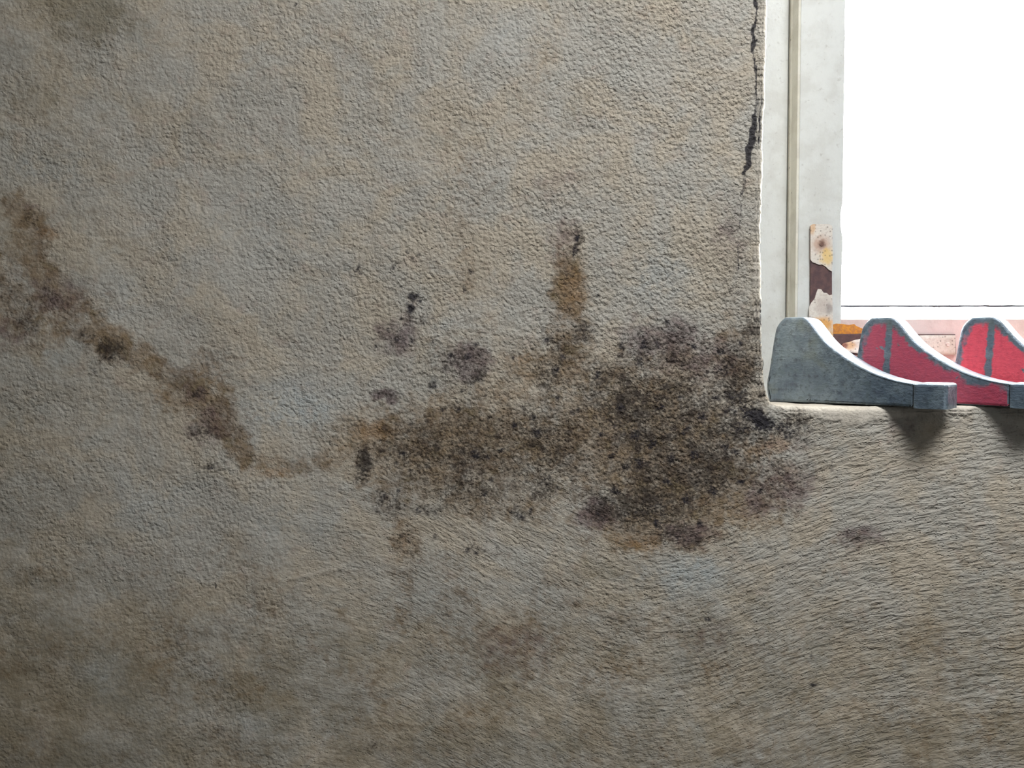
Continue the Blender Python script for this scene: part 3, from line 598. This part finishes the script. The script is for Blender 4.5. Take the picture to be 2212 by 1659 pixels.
def side_uv(px, py):
    x = (px - 1106) / FPX; zc = -(py - 829.5) / FPX
    r = np.array([x, math.cos(P) + zc * math.sin(P), -math.sin(P) + zc * math.cos(P)]); nrm = np.array([math.sin(TH), math.cos(TH)])
    o = np.array([0, -DIST]); t = np.dot(ORG - o, nrm) / np.dot(r[:2], nrm); p = o + r[:2] * t
    return np.array([np.dot(p - ORG, DIR), r[2] * t + CAMZ - SILL_Z])
L0 = side_uv(1660, 866)[0]
def prof(lst):
    a = np.array([side_uv(*q) for q in lst]); a[:, 0] -= L0; return a
topc = prof([(1694, 688), (1718, 687), (1738, 687), (1749, 697), (1766, 720), (1780, 737), (1796, 752), (1825, 773), (1855, 791), (1884, 806), (1914, 817), (1943, 825), (1976, 831)])
left = prof([(1660, 866), (1655, 845), (1655, 826), (1660, 805), (1670, 738), (1675, 711), (1682, 699), (1694, 688)])
UN = float(side_uv(1976, 831)[0] - L0)                   # where the end block begins
print('profile', left.round(4).tolist(), topc.round(4).tolist(), UN)
def resample(p, n, smooth=0):
    s = np.r_[0, np.cumsum(np.hypot(*np.diff(p, axis=0).T))]; q = np.linspace(0, s[-1], n)
    r = np.stack([np.interp(q, s, p[:, 0]), np.interp(q, s, p[:, 1])], -1)
    if smooth:
        for _ in range(smooth): r[1:-1] = r[1:-1] * .5 + (r[:-2] + r[2:]) * .25
    return r
left[0, 1] = 0.0005; left = left - 0; 
NU, NV = 90, 44
def bracket_body(mat):
    Lc = resample(left, NV, 3); Tc = resample(topc, NU, 5); Bc = resample(np.array([Lc[0], (UN * .5, 0.0014), (UN, 0.0006)]), NU); Rc = resample(np.array([Bc[-1], Tc[-1]]), NV)
    rad = .0032
    outline = np.vstack([Bc, Rc[1:], Tc[::-1][1:], Lc[::-1][1:-1]])      # counter-clockwise
    def inset(q):
        t_ = np.roll(outline, -1, 0) - np.roll(outline, 1, 0); t_ /= np.hypot(*t_.T)[:, None] + 1e-9; n_ = np.stack([-t_[:, 1], t_[:, 0]], -1)
        return outline + n_ * q
    V = []; F = []; ed = []; sd = []; rm = []
    def coons(o):
        b_ = o[:NU]; r_ = o[NU - 1:NU + NV - 1]; tp = o[NU + NV - 2:2 * NU + NV - 2][::-1]; lf = np.vstack([o[2 * NU + NV - 3:], o[:1]])[::-1]
        u = np.linspace(0, 1, NU)[:, None, None]; v = np.linspace(0, 1, NV)[None, :, None]
        return (1 - v) * b_[:, None] + v * tp[:, None] + (1 - u) * lf[None] + u * r_[None] - ((1 - u) * (1 - v) * b_[0] + u * v * tp[-1] + u * (1 - v) * b_[-1] + (1 - u) * v * tp[0])
    io = inset(rad); G = coons(io)
    flat = G.reshape(-1, 2); dist = np.full(len(flat), 9.0)
    for i in range(NU + NV - 1, len(outline) - 1):                       # distance to top and heel rim only
        dist = np.minimum(dist, np.hypot(flat[:, 0] - outline[i, 0], flat[:, 1] - outline[i, 1]))
    for w, sgn in ((0, 1), (TK, -1)):
        k0 = len(V)
        for p, dd in zip(flat, dist): V.append((p[0], w, p[1])); ed.append(dd); sd.append(1.0); rm.append(0.0)
        for i in range(NU - 1):
            for j in range(NV - 1):
                q = [k0 + i * NV + j, k0 + (i + 1) * NV + j, k0 + (i + 1) * NV + j + 1, k0 + i * NV + j + 1]; F.append(q if sgn > 0 else q[::-1])
    # rim
    rings = []
    for w, a_ in [(0 + rad * (1 - math.sin(t)), rad * (1 - math.cos(t))) for t in np.linspace(0, math.pi / 2, 5)][::-1] + [(TK * f, -.0004) for f in (.33, .66)] + [(TK - rad * (1 - math.sin(t)), rad * (1 - math.cos(t))) for t in np.linspace(math.pi / 2, 0, 5)]:
        o = inset(a_ if True else 0); rings.append(len(V))
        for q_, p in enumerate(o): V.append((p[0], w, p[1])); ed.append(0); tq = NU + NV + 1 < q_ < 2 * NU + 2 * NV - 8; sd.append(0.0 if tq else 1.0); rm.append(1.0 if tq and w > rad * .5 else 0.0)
    # order rings from front to back
    rings_w = sorted(rings, key=lambda r: V[r][1]); n = len(outline)
    for a_, b_ in zip(rings_w[:-1], rings_w[1:]):
        for i in range(n): F.append((a_ + i, b_ + i, b_ + (i + 1) % n, a_ + (i + 1) % n))
    me = bpy.data.meshes.new('body'); me.from_pydata([tuple(map(float, v_)) for v_ in V], [], [tuple(map(int, q)) for q in F]); me.update()
    bm = bmesh.new(); bm.from_mesh(me); lay = None
    bm.free()
    at = me.attributes.new('edge', 'FLOAT', 'POINT'); at.data.foreach_set('value', np.array(ed, np.float32))
    at = me.attributes.new('side', 'FLOAT', 'POINT'); at.data.foreach_set('value', np.array(sd, np.float32))
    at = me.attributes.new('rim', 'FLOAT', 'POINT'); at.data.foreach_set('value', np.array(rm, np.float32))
    me.polygons.foreach_set('use_smooth', [True] * len(me.polygons))
    me.materials.append(mat); return me
def end_block_mesh(mat):
    zt_ = float(topc[-1, 1]) + .0008; u0, u1 = UN - .001, UN + .0315; c = .0030
    bm = bmesh.new(); secs = []
    # octagon-ish plan: chamfered outer corners
    plan = [(u0, -.0014), (u1 - c, -.0014), (u1, c * .4), (u1, TK - c * .6), (u1 - c, TK + .001), (u0, TK + .001)]
    a = [bm.verts.new((p[0], p[1], -.0004)) for p in plan]; b = [bm.verts.new((p[0], p[1], zt_)) for p in plan]
    bm.faces.new(a[::-1]); bm.faces.new(b)
    for i in range(6): bm.faces.new((a[i], a[(i + 1) % 6], b[(i + 1) % 6], b[i]))
    bmesh.ops.recalc_face_normals(bm, faces=bm.faces)
    bmesh.ops.bevel(bm, geom=[e for e in bm.edges if all(v.co.z > zt_ - .001 for v in e.verts)], offset=.0038, segments=3, profile=.5, affect='EDGES')
    bmesh.ops.bevel(bm, geom=[e for e in bm.edges if abs(e.verts[0].co.z - e.verts[1].co.z) > .02], offset=.0012, segments=2, profile=.5, affect='EDGES')
    me = bpy.data.meshes.new('end_block'); bm.to_mesh(me); bm.free(); me.materials.append(mat)
    me.update(); at = me.attributes.new('rim', 'FLOAT', 'FACE'); at.data.foreach_set('value', np.array([1.0 if p.normal.z > .35 else 0.0 for p in me.polygons], np.float32))  # upward faces take the painted highlight too
    at = me.attributes.new('edge', 'FLOAT', 'POINT'); at.data.foreach_set('value', np.zeros(len(me.vertices), np.float32)); return me
M_grey = bracket_material('bare_grey_casting', None); M_red1 = bracket_material('chipped_red_paint', (.0335, 0.0, srgb(186, 78, 98), srgb(168, 74, 96))); M_red2 = bracket_material('chipped_red_paint_flared', (.0335, 5.3, srgb(226, 88, 104), srgb(206, 76, 92)))  # second red is brighter: window flare painted into its colour
def bracket(dx, dy, rz, mat, label):
    s = ORG - DIR * (UN + (side_uv(1979, 889)[0] - side_uv(1976, 831)[0]))
    s = ORG + DIR * L0
    root = empty('curved_bracket', (float(s[0] + dx), float(s[1] + dy), SILL_Z + .0012), -TH + R_(rz))
    tag(root, label, 'bracket', 'curved metal brackets in a row on the window sill')
    me = bracket_body(mat); o = bpy.data.objects.new('body', me); C.objects.link(o); o.parent = root
    e = bpy.data.objects.new('end_block', end_block_mesh(mat)); C.objects.link(e); e.parent = root
    return root
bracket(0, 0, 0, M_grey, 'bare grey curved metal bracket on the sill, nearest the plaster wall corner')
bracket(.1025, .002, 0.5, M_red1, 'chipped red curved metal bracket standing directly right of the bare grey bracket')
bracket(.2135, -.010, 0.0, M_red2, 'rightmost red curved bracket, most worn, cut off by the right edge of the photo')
